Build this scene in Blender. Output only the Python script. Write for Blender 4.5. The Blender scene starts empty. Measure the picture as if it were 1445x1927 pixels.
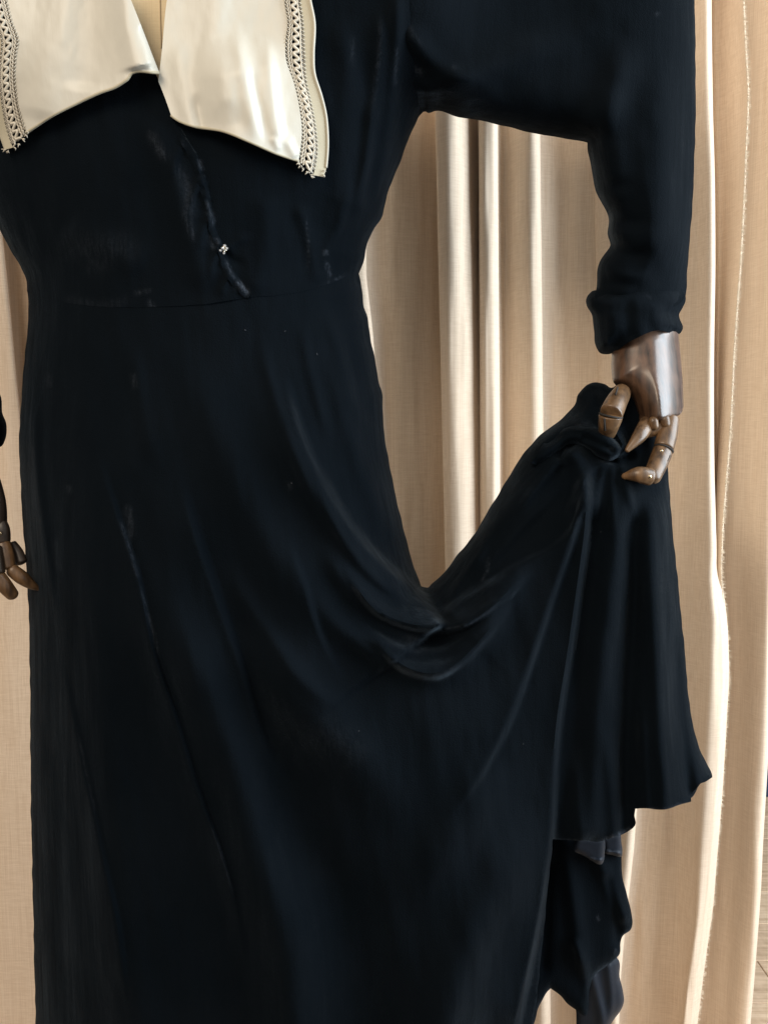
import bpy, bmesh, math, random
import numpy as np
from mathutils import Vector, Matrix
from mathutils.geometry import delaunay_2d_cdt
R = math.radians
rng = np.random.default_rng(7)
random.seed(7)
scene = bpy.context.scene
col = scene.collection

# ------------------------------------------------------------------ camera
F_PX, CAM_D, CAM_Z, PITCH = 1500.0, 0.80, 0.98, R(6.0)
cam_data = bpy.data.cameras.new('camera')
cam = bpy.data.objects.new('camera', cam_data)
col.objects.link(cam)
cam.location = (0, -CAM_D, CAM_Z)
cam.rotation_euler = (R(90) - PITCH, 0, 0)
cam_data.sensor_fit = 'HORIZONTAL'
cam_data.sensor_width = 36
cam_data.lens = 36 * F_PX / 1445
cam_data.clip_start = 0.02
cam_data.clip_end = 50
scene.camera = cam

# ------------------------------------------------------------------ light
world = bpy.data.worlds.new('World')
scene.world = world
world.use_nodes = True
bg = world.node_tree.nodes['Background']
bg.inputs['Color'].default_value = (1.0, 0.965, 0.92, 1)
bg.inputs['Strength'].default_value = 0.58

def area(name, loc, target, sx, sy, power, color):
    d = bpy.data.lights.new(name, 'AREA')
    d.shape = 'RECTANGLE'; d.size = sx; d.size_y = sy
    d.energy = power; d.color = color
    o = bpy.data.objects.new(name, d)
    col.objects.link(o)
    o.location = loc
    o.rotation_euler = (Vector(target) - Vector(loc)).to_track_quat('-Z', 'Y').to_euler()
    return o
area('window_light', (1.6, -0.42, 1.35), (0.1, 0.15, 0.95), 1.2, 1.7, 66, (0.80, 0.91, 1.0))
area('room_light', (-1.0, -2.2, 2.3), (0.0, 0.2, 0.95), 1.6, 1.2, 50, (1.0, 0.83, 0.64))

vs = scene.view_settings
scene.display_settings.display_device = 'sRGB'
vs.view_transform = 'Standard'
vs.look = 'None'
vs.exposure = 0.0
vs.gamma = 1.0
vs.use_curve_mapping = False

# ------------------------------------------------------------------ helpers
SP, CP = math.sin(PITCH), math.cos(PITCH)
def P(px, py, Y):
    """points of the place seen along a direction, at depth Y (metres)"""
    px = np.asarray(px, float); py = np.asarray(py, float); Y = np.asarray(Y, float)
    cx = (px - 722.5) / F_PX; cy = -(py - 963.5) / F_PX
    dx = cx; dy = CP + cy * SP; dz = -SP + cy * CP
    t = (Y + CAM_D) / dy
    return np.stack([dx * t, -CAM_D + dy * t, CAM_Z + dz * t], -1)
def PV(px, py, Fw=0.0):
    return Vector(P(px, py, -Fw).tolist())
PXM = F_PX / CAM_D

def tag(o, label=None, category=None, group=None, kind=None):
    if label: o['label'] = label
    if category: o['category'] = category
    if group: o['group'] = group
    if kind: o['kind'] = kind
    return o
def empty(name, loc):
    o = bpy.data.objects.new(name, None)
    o.empty_display_size = 0.05
    col.objects.link(o); o.location = loc
    return o
def mesh_obj(name, verts, faces, mat, parent=None, smooth=True, attrs=None):
    me = bpy.data.meshes.new(name)
    me.from_pydata([tuple(v) for v in verts], [], [tuple(int(i) for i in f) for f in faces])
    me.update()
    if smooth:
        me.polygons.foreach_set('use_smooth', [True] * len(me.polygons))
    for k, arr in (attrs or {}).items():
        a = me.attributes.new(k, 'FLOAT', 'POINT')
        a.data.foreach_set('value', np.asarray(arr, np.float32))
    o = bpy.data.objects.new(name, me)
    col.objects.link(o)
    if mat: me.materials.append(mat)
    if parent:
        o.parent = parent
        top = parent
        M = Matrix.Identity(4)
        while top is not None:
            M = Matrix.Translation(top.location) @ M
            top = top.parent
        o.matrix_parent_inverse = M.inverted()
    return o

def smooth_poly(pts, closed=False, n=8):
    """Catmull-Rom through points; a point with a third value 1 is a sharp corner"""
    pts = [tuple(p) for p in pts]
    out = []
    N = len(pts)
    segs = N if closed else N - 1
    for i in range(segs):
        p1 = pts[i]; p2 = pts[(i + 1) % N]
        p0 = pts[i - 1] if (closed or i > 0) else p1
        p3 = pts[(i + 2) % N] if (closed or i + 2 < N) else p2
        if len(p1) > 2 and p1[2]: p0 = p1
        if len(p2) > 2 and p2[2]: p3 = p2
        a, b, c, d = (np.array(q[:2], float) for q in (p0, p1, p2, p3))
        L = np.linalg.norm(c - b)
        k = max(2, min(60, int(L / n) + 1))
        for j in range(k):
            t = j / k
            out.append(0.5 * ((2 * b) + (-a + c) * t + (2 * a - 5 * b + 4 * c - d) * t * t + (-a + 3 * b - 3 * c + d) * t ** 3))
    if not closed: out.append(np.array(pts[-1][:2], float))
    return np.array(out)

def sdist(q, poly):
    """signed distance (positive on the right-hand side of travel) and run 0..1 along a polyline"""
    a = poly[:-1]; b = poly[1:]
    ab = b - a
    L2 = (ab ** 2).sum(1) + 1e-9
    Ls = np.sqrt(L2); cum = np.concatenate([[0], np.cumsum(Ls)])
    S = np.empty(len(q)); T = np.empty(len(q))
    for s in range(0, len(q), 4000):
        qq = q[s:s + 4000]
        ap = qq[:, None, :] - a[None]
        tt = np.clip((ap * ab[None]).sum(2) / L2[None], 0, 1)
        dd = ap - tt[..., None] * ab[None]
        d2 = (dd ** 2).sum(2)
        k = d2.argmin(1); r = np.arange(len(qq))
        cr = ab[k, 0] * ap[r, k, 1] - ab[k, 1] * ap[r, k, 0]
        S[s:s + 4000] = np.sqrt(d2[r, k]) * np.where(cr >= 0, 1, -1)
        T[s:s + 4000] = (cum[k] + tt[r, k] * Ls[k]) / cum[-1]
    return S, T
def sstep(a, b, x):
    t = np.clip((x - a) / (b - a), 0, 1)
    return t * t * (3 - 2 * t)
def vnoise(x, y, seed, sx, sy=None):
    sy = sy or sx
    g = np.random.default_rng(seed).uniform(-1, 1, (128, 128))
    u = x / sx + 40.3; v = y / sy + 40.7
    iu = np.floor(u).astype(int); iv = np.floor(v).astype(int)
    fu = u - iu; fv = v - iv
    fu = fu ** 3 * (fu * (fu * 6 - 15) + 10); fv = fv ** 3 * (fv * (fv * 6 - 15) + 10)
    G = lambda a, b: g[a % 128, b % 128]
    return (G(iu, iv) * (1 - fu) + G(iu + 1, iv) * fu) * (1 - fv) + (G(iu, iv + 1) * (1 - fu) + G(iu + 1, iv + 1) * fu) * fv
def wnoise(x, y, seed, scale):
    return vnoise(x, y, seed, scale, scale * 1.7) + 0.4 * vnoise(x, y, seed + 50, scale * 0.45, scale * 0.9)

def fold_field(q, folds):
    """sum of fold shapes: ridge(amp, width) or ledge(amp, long decay, edge width)"""
    out = np.zeros(len(q))
    for f in folds:
        pl = smooth_poly(f['p'], n=14)
        s, t = sdist(q, pl)
        t0, t1 = f.get('ends', (0.15, 0.15))
        win = np.ones(len(q))
        if t0 > 0: win *= sstep(0, t0, t)
        if t1 > 0: win *= sstep(0, t1, 1 - t)
        if f['k'] == 'r':
            w1 = f['w']; w2 = f.get('w2', w1)
            w = np.where(s >= 0, w1, w2)
            out += f['a'] * np.exp(-(s / w) ** 2) * win
        else:
            s = s * f.get('side', 1)
            e = f.get('e', 6.0)
            out += f['a'] * sstep(-e, e, s) * np.exp(-np.maximum(s, 0) / f['w']) * win
    return out
def stroke_field(q, strokes):
    out = np.zeros(len(q))
    for pts, w, a in strokes:
        pl = smooth_poly(pts, n=10)
        s, t = sdist(q, pl)
        out = np.maximum(out, a * np.exp(-(s / w) ** 2) * sstep(-0.02, 0.25, t) * sstep(-0.02, 0.25, 1 - t))
    return out

def relief(name, outline, front, back, mat, parent=None, step=6.0, wear_sheen=None, rough=0.0, n=None, Y0=0.0, lines=()):
    """closed body over an outline: front and back depth functions (metres towards / away), joined by a rim"""
    ol = smooth_poly(outline, closed=True, n=n or step)
    if rough:
        seg = np.arange(len(ol))
        nn = np.roll(ol, -1, 0) - np.roll(ol, 1, 0)
        nn = np.stack([nn[:, 1], -nn[:, 0]], 1) / (np.linalg.norm(nn, axis=1)[:, None] + 1e-6)
        amp = (np.sin(seg * 0.55 + 1) + np.sin(seg * 0.23) * 1.3 + np.sin(seg * 0.81)) * rough * 0.35
        ol = ol + nn * amp[:, None]
    x0, y0 = ol.min(0); x1, y1 = ol.max(0)
    gx, gy = [], []
    row = 0
    for yy in np.arange(y0 + step / 2, y1, step * 0.88):
        xs = np.arange(x0 + (step / 2 if row % 2 else 0), x1, step)
        gx.append(xs); gy.append(np.full(len(xs), yy)); row += 1
    g = np.stack([np.concatenate(gx), np.concatenate(gy)], 1)
    # inside test
    inside = np.zeros(len(g), bool)
    a = ol; b = np.roll(ol, -1, 0)
    for (ax, ay), (bx, by) in zip(a, b):
        c = ((ay > g[:, 1]) != (by > g[:, 1]))
        if c.any():
            xi = (bx - ax) * (g[:, 1] - ay) / (by - ay + 1e-12) + ax
            inside ^= c & (g[:, 0] < xi)
    g = g[inside]
    d, _ = sdist(g, np.vstack([ol, ol[:1]]))
    g = g[np.abs(d) > step * 0.55]
    extra = []
    for f in lines:
        pl = smooth_poly(f['p'], n=3.5)
        tg = np.gradient(pl, axis=0); tg /= np.linalg.norm(tg, axis=1)[:, None] + 1e-9
        nr_ = np.stack([-tg[:, 1], tg[:, 0]], 1)
        e_ = f.get('e', 6.0)
        ex = np.vstack([pl + nr_ * o_ for o_ in (-e_, -e_ * .5, 0, e_ * .5, e_)])
        di, _ = sdist(ex, np.vstack([ol, ol[:1]]))
        ins = np.zeros(len(ex), bool)
        for (ax, ay), (bx, by) in zip(a, b):
            c = ((ay > ex[:, 1]) != (by > ex[:, 1]))
            if c.any():
                xi = (bx - ax) * (ex[:, 1] - ay) / (by - ay + 1e-12) + ax
                ins ^= c & (ex[:, 0] < xi)
        ex = ex[ins & (np.abs(di) > 3)]
        if len(g):
            dg, _ = sdist(g, pl); g = g[np.abs(dg) > e_ + step * 0.4]
        extra.append(ex)
    if extra: g = np.vstack([g] + extra)
    nb = len(ol)
    pts = np.vstack([ol, g])
    edges = [(i, (i + 1) % nb) for i in range(nb)]
    v2, e2, f2, ov, oe, of = delaunay_2d_cdt([Vector(p) for p in pts.tolist()], edges, [list(range(nb))], 1, 1e-5, True)
    q = np.array([[v.x, v.y] for v in v2])
    faces = [list(f) for f in f2]
    fa = np.array(faces); cc = (q[fa[:, 0]] + q[fa[:, 1]] + q[fa[:, 2]]) / 3
    ok = np.zeros(len(cc), bool)
    for (ax, ay), (bx, by) in zip(a, b):
        c = ((ay > cc[:, 1]) != (by > cc[:, 1]))
        if c.any():
            xi = (bx - ax) * (cc[:, 1] - ay) / (by - ay + 1e-12) + ax
            ok ^= c & (cc[:, 0] < xi)
    faces = [f_ for f_, k_ in zip(faces, ok) if k_]
    # boundary edges of the triangulation
    cnt = {}
    for f in faces:
        for i in range(len(f)):
            e = (f[i], f[(i + 1) % len(f)])
            cnt[e] = cnt.get(e, 0) + 1
    bnd = [e for e in cnt if (e[1], e[0]) not in cnt]
    Ff = front(q); Fb = back(q)
    nv = len(q)
    V = np.vstack([P(q[:, 0], q[:, 1], Y0 - Ff), P(q[:, 0], q[:, 1], Y0 - Fb)])
    FC = []
    # orientation: front must face the camera (-Y)
    f = faces[0]
    A, B, C_ = V[f[0]], V[f[1]], V[f[2]]
    flip = np.cross(B - A, C_ - A)[1] > 0
    for f in faces:
        ff = f[::-1] if flip else f
        FC.append(ff); FC.append([i + nv for i in ff[::-1]])
    for (i, j) in bnd:
        quad = [j, i, i + nv, j + nv]
        FC.append(quad[::-1] if flip else quad)
    at = {}
    if wear_sheen is not None:
        w = wear_sheen(q); at['wear_sheen'] = np.concatenate([w, w])
    o = mesh_obj(name, V, FC, mat, parent, True, at)
    o.data.set_sharp_from_angle(angle=R(55))
    return o

def pillow(q, rims, Rr):
    d = np.full(len(q), 1e9)
    for r_ in rims:
        s, _ = sdist(q, r_)
        d = np.minimum(d, np.abs(s))
    u = np.clip(d / Rr, 0, 1)
    return np.sqrt(np.maximum(0, 1 - (1 - u) ** 2)), d

def tube(path, radii, seg=10, flat=1.0, cap=True):
    """verts, faces of a tube along 3D points"""
    path = [Vector(p) for p in path]
    V, Fc = [], []
    up = Vector((0, -1, 0))
    n = len(path)
    for i, p in enumerate(path):
        t = (path[min(i + 1, n - 1)] - path[max(i - 1, 0)]).normalized()
        a = up - t * up.dot(t)
        if a.length < 1e-4: a = Vector((0, 0, 1)) - t * t.z
        a.normalize(); b = t.cross(a)
        for k in range(seg):
            th = 2 * math.pi * k / seg
            V.append(p + (a * math.cos(th) * flat + b * math.sin(th)) * radii[i])
    for i in range(n - 1):
        for k in range(seg):
            k2 = (k + 1) % seg
            Fc.append((i * seg + k, i * seg + k2, (i + 1) * seg + k2, (i + 1) * seg + k))
    if cap:
        Fc.append(tuple(range(seg - 1, -1, -1)))
        Fc.append(tuple((n - 1) * seg + k for k in range(seg)))
    return V, Fc
def join(parts):
    V, Fc = [], []
    for v, f in parts:
        o = len(V); V += list(v); Fc += [tuple(i + o for i in ff) for ff in f]
    return V, Fc

# ------------------------------------------------------------------ materials
class NT:
    def __init__(s, name):
        s.m = bpy.data.materials.new(name); s.m.use_nodes = True
        s.t = s.m.node_tree; s.b = s.t.nodes['Principled BSDF']
    def n(s, typ, **kw):
        nd = s.t.nodes.new(typ)
        for k, v in kw.items(): setattr(nd, k, v)
        return nd
    def l(s, a, b): s.t.links.new(a, b)
    def coord(s, scale):
        tc = s.n('ShaderNodeTexCoord'); mp = s.n('ShaderNodeMapping')
        mp.inputs['Scale'].default_value = scale
        s.l(tc.outputs['Object'], mp.inputs['Vector']); return mp.outputs['Vector']
    def noise(s, vec, scale, detail=3, rough=0.5):
        nz = s.n('ShaderNodeTexNoise'); nz.inputs['Scale'].default_value = scale
        nz.inputs['Detail'].default_value = detail; nz.inputs['Roughness'].default_value = rough
        s.l(vec, nz.inputs['Vector']); return nz.outputs['Fac']
    def ramp(s, fac, stops):
        r = s.n('ShaderNodeValToRGB'); e = r.color_ramp.elements
        while len(e) < len(stops): e.new(0.5)
        for el, (p, c) in zip(e, stops):
            el.position = p; el.color = (*c, 1)
        s.l(fac, r.inputs['Fac']); return r.outputs['Color']
    def mix(s, fac, a, b, blend='MIX'):
        m = s.n('ShaderNodeMix', data_type='RGBA', blend_type=blend)
        for sock, v in ((m.inputs[0], fac), (m.inputs[6], a), (m.inputs[7], b)):
            if hasattr(v, 'links'): s.l(v, sock)
            elif isinstance(v, (int, float)): sock.default_value = v
            else: sock.default_value = (*v, 1)
        return m.outputs[2]
    def math(s, op, a, b):
        m = s.n('ShaderNodeMath', operation=op)
        for sock, v in ((m.inputs[0], a), (m.inputs[1], b)):
            if hasattr(v, 'links'): s.l(v, sock)
            else: sock.default_value = v
        return m.outputs[0]
    def bump(s, h, strength, dist):
        b = s.n('ShaderNodeBump'); b.inputs['Strength'].default_value = strength
        b.inputs['Distance'].default_value = dist
        s.l(h, b.inputs['Height']); s.l(b.outputs['Normal'], s.b.inputs['Normal']); return b
    def set(s, **kw):
        for k, v in kw.items():
            i = s.b.inputs[k.replace('_', ' ')]
            if hasattr(v, 'links'): s.l(v, i)
            else: i.default_value = (*v, 1) if isinstance(v, tuple) else v

def velvet_mat():
    m = NT('black_velvet')
    at = m.n('ShaderNodeAttribute', attribute_name='wear_sheen')
    v = m.coord((1, 1, 1))
    nz = m.noise(v, 420, 5, 0.75)
    big = m.noise(v, 9, 3, 0.55)
    st = m.noise(m.coord((330, 330, 45)), 1.0, 3, 0.6)
    wf = m.math('MULTIPLY', at.outputs['Fac'], m.math('MULTIPLY', m.ramp(nz, [(0.38, (0.25,) * 3), (0.62, (1,) * 3)]), m.ramp(st, [(0.36, (0.15,) * 3), (0.6, (1,) * 3)])))
    base = m.ramp(big, [(0.3, (0.0022, 0.0038, 0.0056)), (0.7, (0.0034, 0.0052, 0.0074))])
    c = m.mix(wf, base, (0.085, 0.10, 0.125))  # paler pile: real wear and, on the skirt, fold sheen painted into the colour
    m.set(Base_Color=c, Roughness=0.8, Specular_IOR_Level=0.02)
    nap = m.noise(m.coord((26, 26, 4)), 1.0, 4, 0.62)
    nap2 = m.noise(m.coord((75, 75, 11)), 1.0, 4, 0.65)
    spk = m.noise(v, 1100, 2, 0.7)
    sw = m.math('MULTIPLY', m.ramp(nap, [(0.34, (0.045,) * 3), (0.70, (0.17,) * 3)]), m.ramp(nap2, [(0.36, (0.55,) * 3), (0.66, (1.25,) * 3)]))
    sw = m.math('MULTIPLY', sw, m.ramp(spk, [(0.3, (0.55,) * 3), (0.7, (1.4,) * 3)]))
    m.set(Sheen_Weight=sw, Sheen_Roughness=0.32, Sheen_Tint=(0.54, 0.70, 0.86))
    pile = m.noise(v, 900, 2, 0.6)
    m.bump(m.math('ADD', pile, m.math('ADD', m.math('MULTIPLY', m.noise(v, 45, 4), 0.8), m.math('MULTIPLY', m.noise(m.coord((120, 120, 14)), 1.0, 3), 1.2))), 0.5, 0.0015)
    return m.m
def satin_mat(name, c0, c1, rough, bumpy=0.25):
    m = NT(name)
    v = m.coord((1, 1, 1))
    big = m.noise(v, 14, 3)
    thr = m.noise(m.coord((900, 900, 60)), 1.0, 2)
    m.set(Base_Color=m.ramp(big, [(0.3, c0), (0.7, c1)]), Roughness=rough, Specular_IOR_Level=0.42)
    m.set(Sheen_Weight=0.15, Sheen_Roughness=0.4)
    m.bump(m.math('ADD', m.math('MULTIPLY', thr, 0.06), m.noise(m.coord((42, 42, 26)), 1, 3)), bumpy, 0.004)
    return m.m
def cloth_mat(name, c0, c1):
    m = NT(name)
    warp = m.noise(m.coord((1100, 1100, 9)), 1.0, 3, 0.6)
    weft = m.noise(m.coord((60, 60, 1300)), 1.0, 3, 0.6)
    w = m.math('ADD', m.math('MULTIPLY', warp, 0.55), m.math('MULTIPLY', weft, 0.45))
    c = m.ramp(w, [(0.40, c0), (0.60, c1)])
    m.set(Base_Color=c, Roughness=0.9, Specular_IOR_Level=0.15)
    m.set(Sheen_Weight=0.08, Sheen_Roughness=0.5)
    m.bump(w, 0.3, 0.0008)
    tr = m.n('ShaderNodeBsdfTranslucent'); m.l(c, tr.inputs['Color'])
    ms = m.n('ShaderNodeMixShader'); ms.inputs[0].default_value = 0.12
    m.l(m.b.outputs[0], ms.inputs[1]); m.l(tr.outputs[0], ms.inputs[2])
    m.l(ms.outputs[0], m.t.nodes['Material Output'].inputs['Surface'])
    return m.m
def wood_mat(name, c0, c1, rough, scale=(90, 90, 12), coat=0.0):
    m = NT(name)
    g = m.noise(m.coord(scale), 1.0, 5, 0.6)
    f = m.noise(m.coord((1, 1, 1)), 60, 4)
    c = m.ramp(m.math('ADD', m.math('MULTIPLY', g, 0.7), m.math('MULTIPLY', f, 0.3)), [(0.35, c0), (0.62, c1)])
    m.set(Base_Color=c, Roughness=m.math('ADD', m.math('MULTIPLY', f, 0.25), rough - 0.12), Coat_Weight=coat, Coat_Roughness=0.2)
    m.bump(g, 0.15, 0.0006)
    return m.m
def plain(name, c, rough=0.6, metal=0.0):
    m = NT(name)
    nz = m.noise(m.coord((1, 1, 1)), 120, 3)
    m.set(Base_Color=m.mix(nz, tuple(x * 0.8 for x in c), tuple(min(1, x * 1.15) for x in c)), Roughness=rough, Metallic=metal)
    return m.m
M_VELVET = velvet_mat()
M_LINING = satin_mat('blue_black_lining', (0.006, 0.010, 0.017), (0.011, 0.016, 0.026), 0.55)
M_LINING.node_tree.nodes['Principled BSDF'].inputs['Specular IOR Level'].default_value = 0.22
M_LINING.node_tree.nodes['Principled BSDF'].inputs['Sheen Weight'].default_value = 0.05
M_SATIN = satin_mat('cream_satin', (0.52, 0.50, 0.43), (0.56, 0.54, 0.47), 0.42)
M_BORDER = satin_mat('cream_border', (0.43, 0.39, 0.28), (0.47, 0.43, 0.32), 0.5, 0.1)
M_LACE = plain('lace_thread', (0.62, 0.575, 0.48), 0.85)
M_NET = plain('lace_net', (0.44, 0.41, 0.35), 0.95)
M_CURTAIN = cloth_mat('beige_curtain', (0.68, 0.54, 0.405), (0.80, 0.665, 0.525))
M_FRAY = plain('curtain_thread', (0.72, 0.62, 0.48), 0.9)
M_LINEN = cloth_mat('mannequin_linen', (0.72, 0.58, 0.37), (0.78, 0.64, 0.42))
M_WOOD = wood_mat('hand_wood', (0.040, 0.021, 0.010), (0.175, 0.098, 0.045), 0.38, (170, 170, 22), coat=0.12)
M_PALM = wood_mat('palm_wood', (0.018, 0.010, 0.006), (0.115, 0.060, 0.034), 0.38, (150, 150, 8), coat=0.5)
M_DARKWOOD = wood_mat('dark_joint_wood', (0.015, 0.011, 0.009), (0.05, 0.035, 0.025), 0.4)
M_BRASS = plain('pin_brass', (0.55, 0.46, 0.30), 0.3, 1.0)
M_STONE = plain('rhinestone', (0.9, 0.9, 0.88), 0.08, 0.85)
M_GAP = plain('joint_gap', (0.012, 0.009, 0.007), 0.8)
M_NAVY = plain('navy_paint', (0.012, 0.03, 0.07), 0.6)
M_FLOORS = [wood_mat('oak_%d' % i, a, b, 0.68, (5, 110, 40)) for i, (a, b) in enumerate(
    [((0.42, 0.28, 0.17), (0.66, 0.47, 0.31)), ((0.46, 0.31, 0.19), (0.68, 0.50, 0.34)), ((0.39, 0.26, 0.16), (0.63, 0.45, 0.30))])]

# ------------------------------------------------------------------ setting
def box(x0, x1, y0, y1, z0, z1):
    v = [(x, y, z) for z in (z0, z1) for y in (y0, y1) for x in (x0, x1)]
    return v, [(0, 2, 3, 1), (4, 5, 7, 6), (0, 1, 5, 4), (2, 6, 7, 3), (0, 4, 6, 2), (1, 3, 7, 5)]
M_SUB = plain('floor_joint', (0.06, 0.04, 0.025), 0.9)
floor = mesh_obj('floor', *box(-2.2, 2.6, -2.5, 2.2, -0.05, -0.014), M_SUB, None, False)
tag(floor, kind='structure')
pk_mesh = {}
for r_ in range(16):
    yy = -0.3 + r_ * 0.11
    off = (r_ * 0.37) % 0.9
    for k in range(3):
        xx = -1.2 + off + k * 1.1
        mi = (r_ * 2 + k) % 3
        if mi not in pk_mesh:
            o = mesh_obj('plank', *box(0, 1.099, 0, 0.1088, -0.014, 0), M_FLOORS[mi], floor, False)
            bm = bmesh.new(); bm.from_mesh(o.data)
            bmesh.ops.bevel(bm, geom=[e for e in bm.edges if e.verts[0].co.z > -0.001 and e.verts[1].co.z > -0.001], offset=0.0012, segments=1, affect='EDGES')
            bm.to_mesh(o.data); bm.free()
            pk_mesh[mi] = o
        else:
            o = pk_mesh[mi].copy(); col.objects.link(o); o.parent = floor
        o.location = (xx, yy, 0)
wall = mesh_obj('wall', *box(-2.2, 2.6, 1.24, 1.30, -0.02, 2.6), M_NAVY, None, False)
tag(wall, kind='structure')

# ------------------------------------------------------------------ curtains
YC = 0.30
def lerp_table(tab, y):
    ys = [a for a, _ in tab]; vs_ = [b for _, b in tab]
    return np.interp(y, ys, vs_)
def curtain(name, prof, label, ylist, sub=7, seedbase=0, group=None):
    """prof(y) -> list of (px, forward) control points of the plan curve at that height"""
    rows = []
    for y in ylist:
        c = np.array(prof(y), float)
        sp = smooth_poly3(c, sub)
        p = P(sp[:, 0], y, YC - sp[:, 1])
        yy = np.full(len(sp), float(y))
        p[:, 1] += 0.0032 * vnoise(sp[:, 0], yy, 91, 26, 330) + 0.0012 * vnoise(sp[:, 0], yy, 92, 11, 150)
        p[:, 2] = np.maximum(p[:, 2], 0.006)
        rows.append(p)
    nr, nc = len(rows), len(rows[0])
    V = np.vstack(rows)
    Fc = [(i * nc + j, (i + 1) * nc + j, (i + 1) * nc + j + 1, i * nc + j + 1) for i in range(nr - 1) for j in range(nc - 1)]
    o = mesh_obj(name, V, Fc, M_CURTAIN, None)
    so = o.modifiers.new('thickness', 'SOLIDIFY'); so.thickness = 0.0016; so.offset = 0
    tag(o, label, 'curtain', group)
    return o, rows
def smooth_poly3(c, k):
    out = []
    N = len(c)
    for i in range(N - 1):
        p0 = c[max(i - 1, 0)]; p1 = c[i]; p2 = c[i + 1]; p3 = c[min(i + 2, N - 1)]
        for j in range(k):
            t = j / k
            out.append(0.5 * ((2 * p1) + (-p0 + p2) * t + (2 * p0 - 5 * p1 + 4 * p2 - p3) * t * t + (-p0 + 3 * p1 - 3 * p2 + p3) * t ** 3))
    out.append(c[-1]); return np.array(out)
XE = [(-900, 1385), (0, 1399), (180, 1407), (350, 1401), (500, 1394), (650, 1383), (850, 1371), (1000, 1360), (1080, 1357), (1180, 1368), (1270, 1371), (1400, 1364), (1500, 1357), (1700, 1340), (1850, 1320), (1927, 1311), (2300, 1280)]
def prof_main(y):
    w = lambda s, a=3: a * math.sin(y / 310.0 + s) + a * 0.5 * math.sin(y / 120.0 + 2 * s)
    d = lambda s, a=0.004: a * math.sin(y / 260.0 + s)
    lf = lerp_table([(-900, -60), (430, 2), (470, 8), (600, 20), (720, 30), (810, 38), (1000, 62), (1200, 110), (2300, 160)], y)
    A = 820 + (y - 220) * 0.022
    B = 901 + (y - 240) * 0.004
    Bx = 937 + (y - 240) * 0.006
    Cx = 1015 + (y - 240) * 0.012
    sm = lerp_table([(-900, 684), (520, 687), (620, 699), (800, 712), (2300, 740)], y)
    lr = lerp_table([(-900, 1150), (1400, 1205), (1600, 1192), (1720, 1178), (1850, 1166), (2300, 1150)], y)
    xe = lerp_table(XE, y)
    u = float(sstep(980, 1130, np.array(y)))
    crest = lerp_table([(-900, 1338), (0, 1340), (500, 1344), (900, 1345), (1000, 1347), (1150, 1355), (2300, 1290)], y) - 4
    pts = [(-1010 + 85 * k + w(k), 0.0 if k % 2 else 0.045) for k in range(8)] + [(-330, 0.0), (-250, 0.05), (-170, 0.0), (-110, 0.06), (-50, 0.0), (-30, 0.035 + d(1)), (lf - 12, 0.036 + d(1)), (lf, 0.028), (lf - 3, 0.008),
           (lf + 10, 0.0), (lf + 60, 0.0), (lf + 120, 0.05), (lf + 180, 0.0), (lf + 240, 0.05), (420, 0.0), (500, 0.05), (580, 0.02),
           (sm - 40, 0.055), (sm - 12, 0.058), (sm + 1, 0.046), (sm - 4, 0.01), (sm + 14, -0.016), (sm + 50 + w(1), -0.006 + d(2)), (A - 36, -0.012), (A + 4, -0.025),
           (A + 12, 0.0), (A, 0.034), (A + 10, 0.048), (A + 32 + w(2, 1.5), 0.052), (A + 55, 0.040), (A + 72, 0.012), (B + 6, 0.004), (B, 0.03), (B + 8, 0.046), (B + 24, 0.05), (Bx - 2, 0.038), (Bx - 1, 0.012),
           (Bx + 14, 0.0), (Bx + 36, 0.018), (Cx - 18, 0.036), (Cx - 1, 0.028), (Cx - 3, 0.0), (Cx + 12, -0.014), (Cx + 60 + w(3), -0.010 + d(3)), (Cx + 110, 0.004),
           (lr - 60, 0.01), (lr - 16, 0.05), (lr, 0.044), (lr - 2, 0.01), (lr + 16, -0.006), (lr + 50, 0.004), (1272 + w(4, 2), 0.012 + d(4)), (1308 + w(5, 2), 0.034)]
    m = lambda a, b: a * (1 - u) + b * u
    pts += [(m(crest - 8, min(crest - 8, xe - 26)), 0.052), (m(crest + 3, xe - 14), m(0.044, 0.050)), (m(crest - 1, xe - 8), m(0.012, 0.046)), (m(crest + 12, xe - 4), m(-0.014, 0.043)), (m(xe - 16, xe - 2), m(0.014, 0.041)), (xe, m(0.036, 0.039))]
    return pts
ys_c = list(np.arange(-900, 2240, 24.0))
cur1, rows1 = curtain('curtain', prof_main, 'wide beige curtain behind the black dress with a frayed right edge', ys_c)
def prof_right(y):
    w = lambda s, a=3: a * math.sin(y / 330.0 + s)
    xr = lerp_table([(-900, 1510), (0, 1492), (300, 1480), (800, 1462), (1200, 1450), (1400, 1444), (1650, 1430), (1927, 1410), (2300, 1390)], y)
    return [(1240, -0.045), (1300, -0.040), (1350, -0.042), (xr - 100, -0.045), (xr - 78 + w(1), -0.038), (xr - 50 + w(2), -0.020), (xr - 24, 0.004), (xr - 6, 0.010), (xr, -0.004), (xr - 4, -0.03),
            (xr + 16, -0.06), (xr + 40, -0.05)] if False else [(1240, -0.045), (1300, -0.040), (1350, -0.042), (xr - 100, -0.045), (xr - 78 + w(1), -0.038), (xr - 50 + w(2), -0.020), (xr - 24, 0.004), (xr - 6, 0.010), (xr, -0.004), (xr - 4, -0.03), (xr - 30, -0.06)]
cur2, rows2 = curtain('curtain', prof_right, 'narrow beige curtain panel hanging behind the frayed edge beside the wood floor', ys_c)
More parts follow.
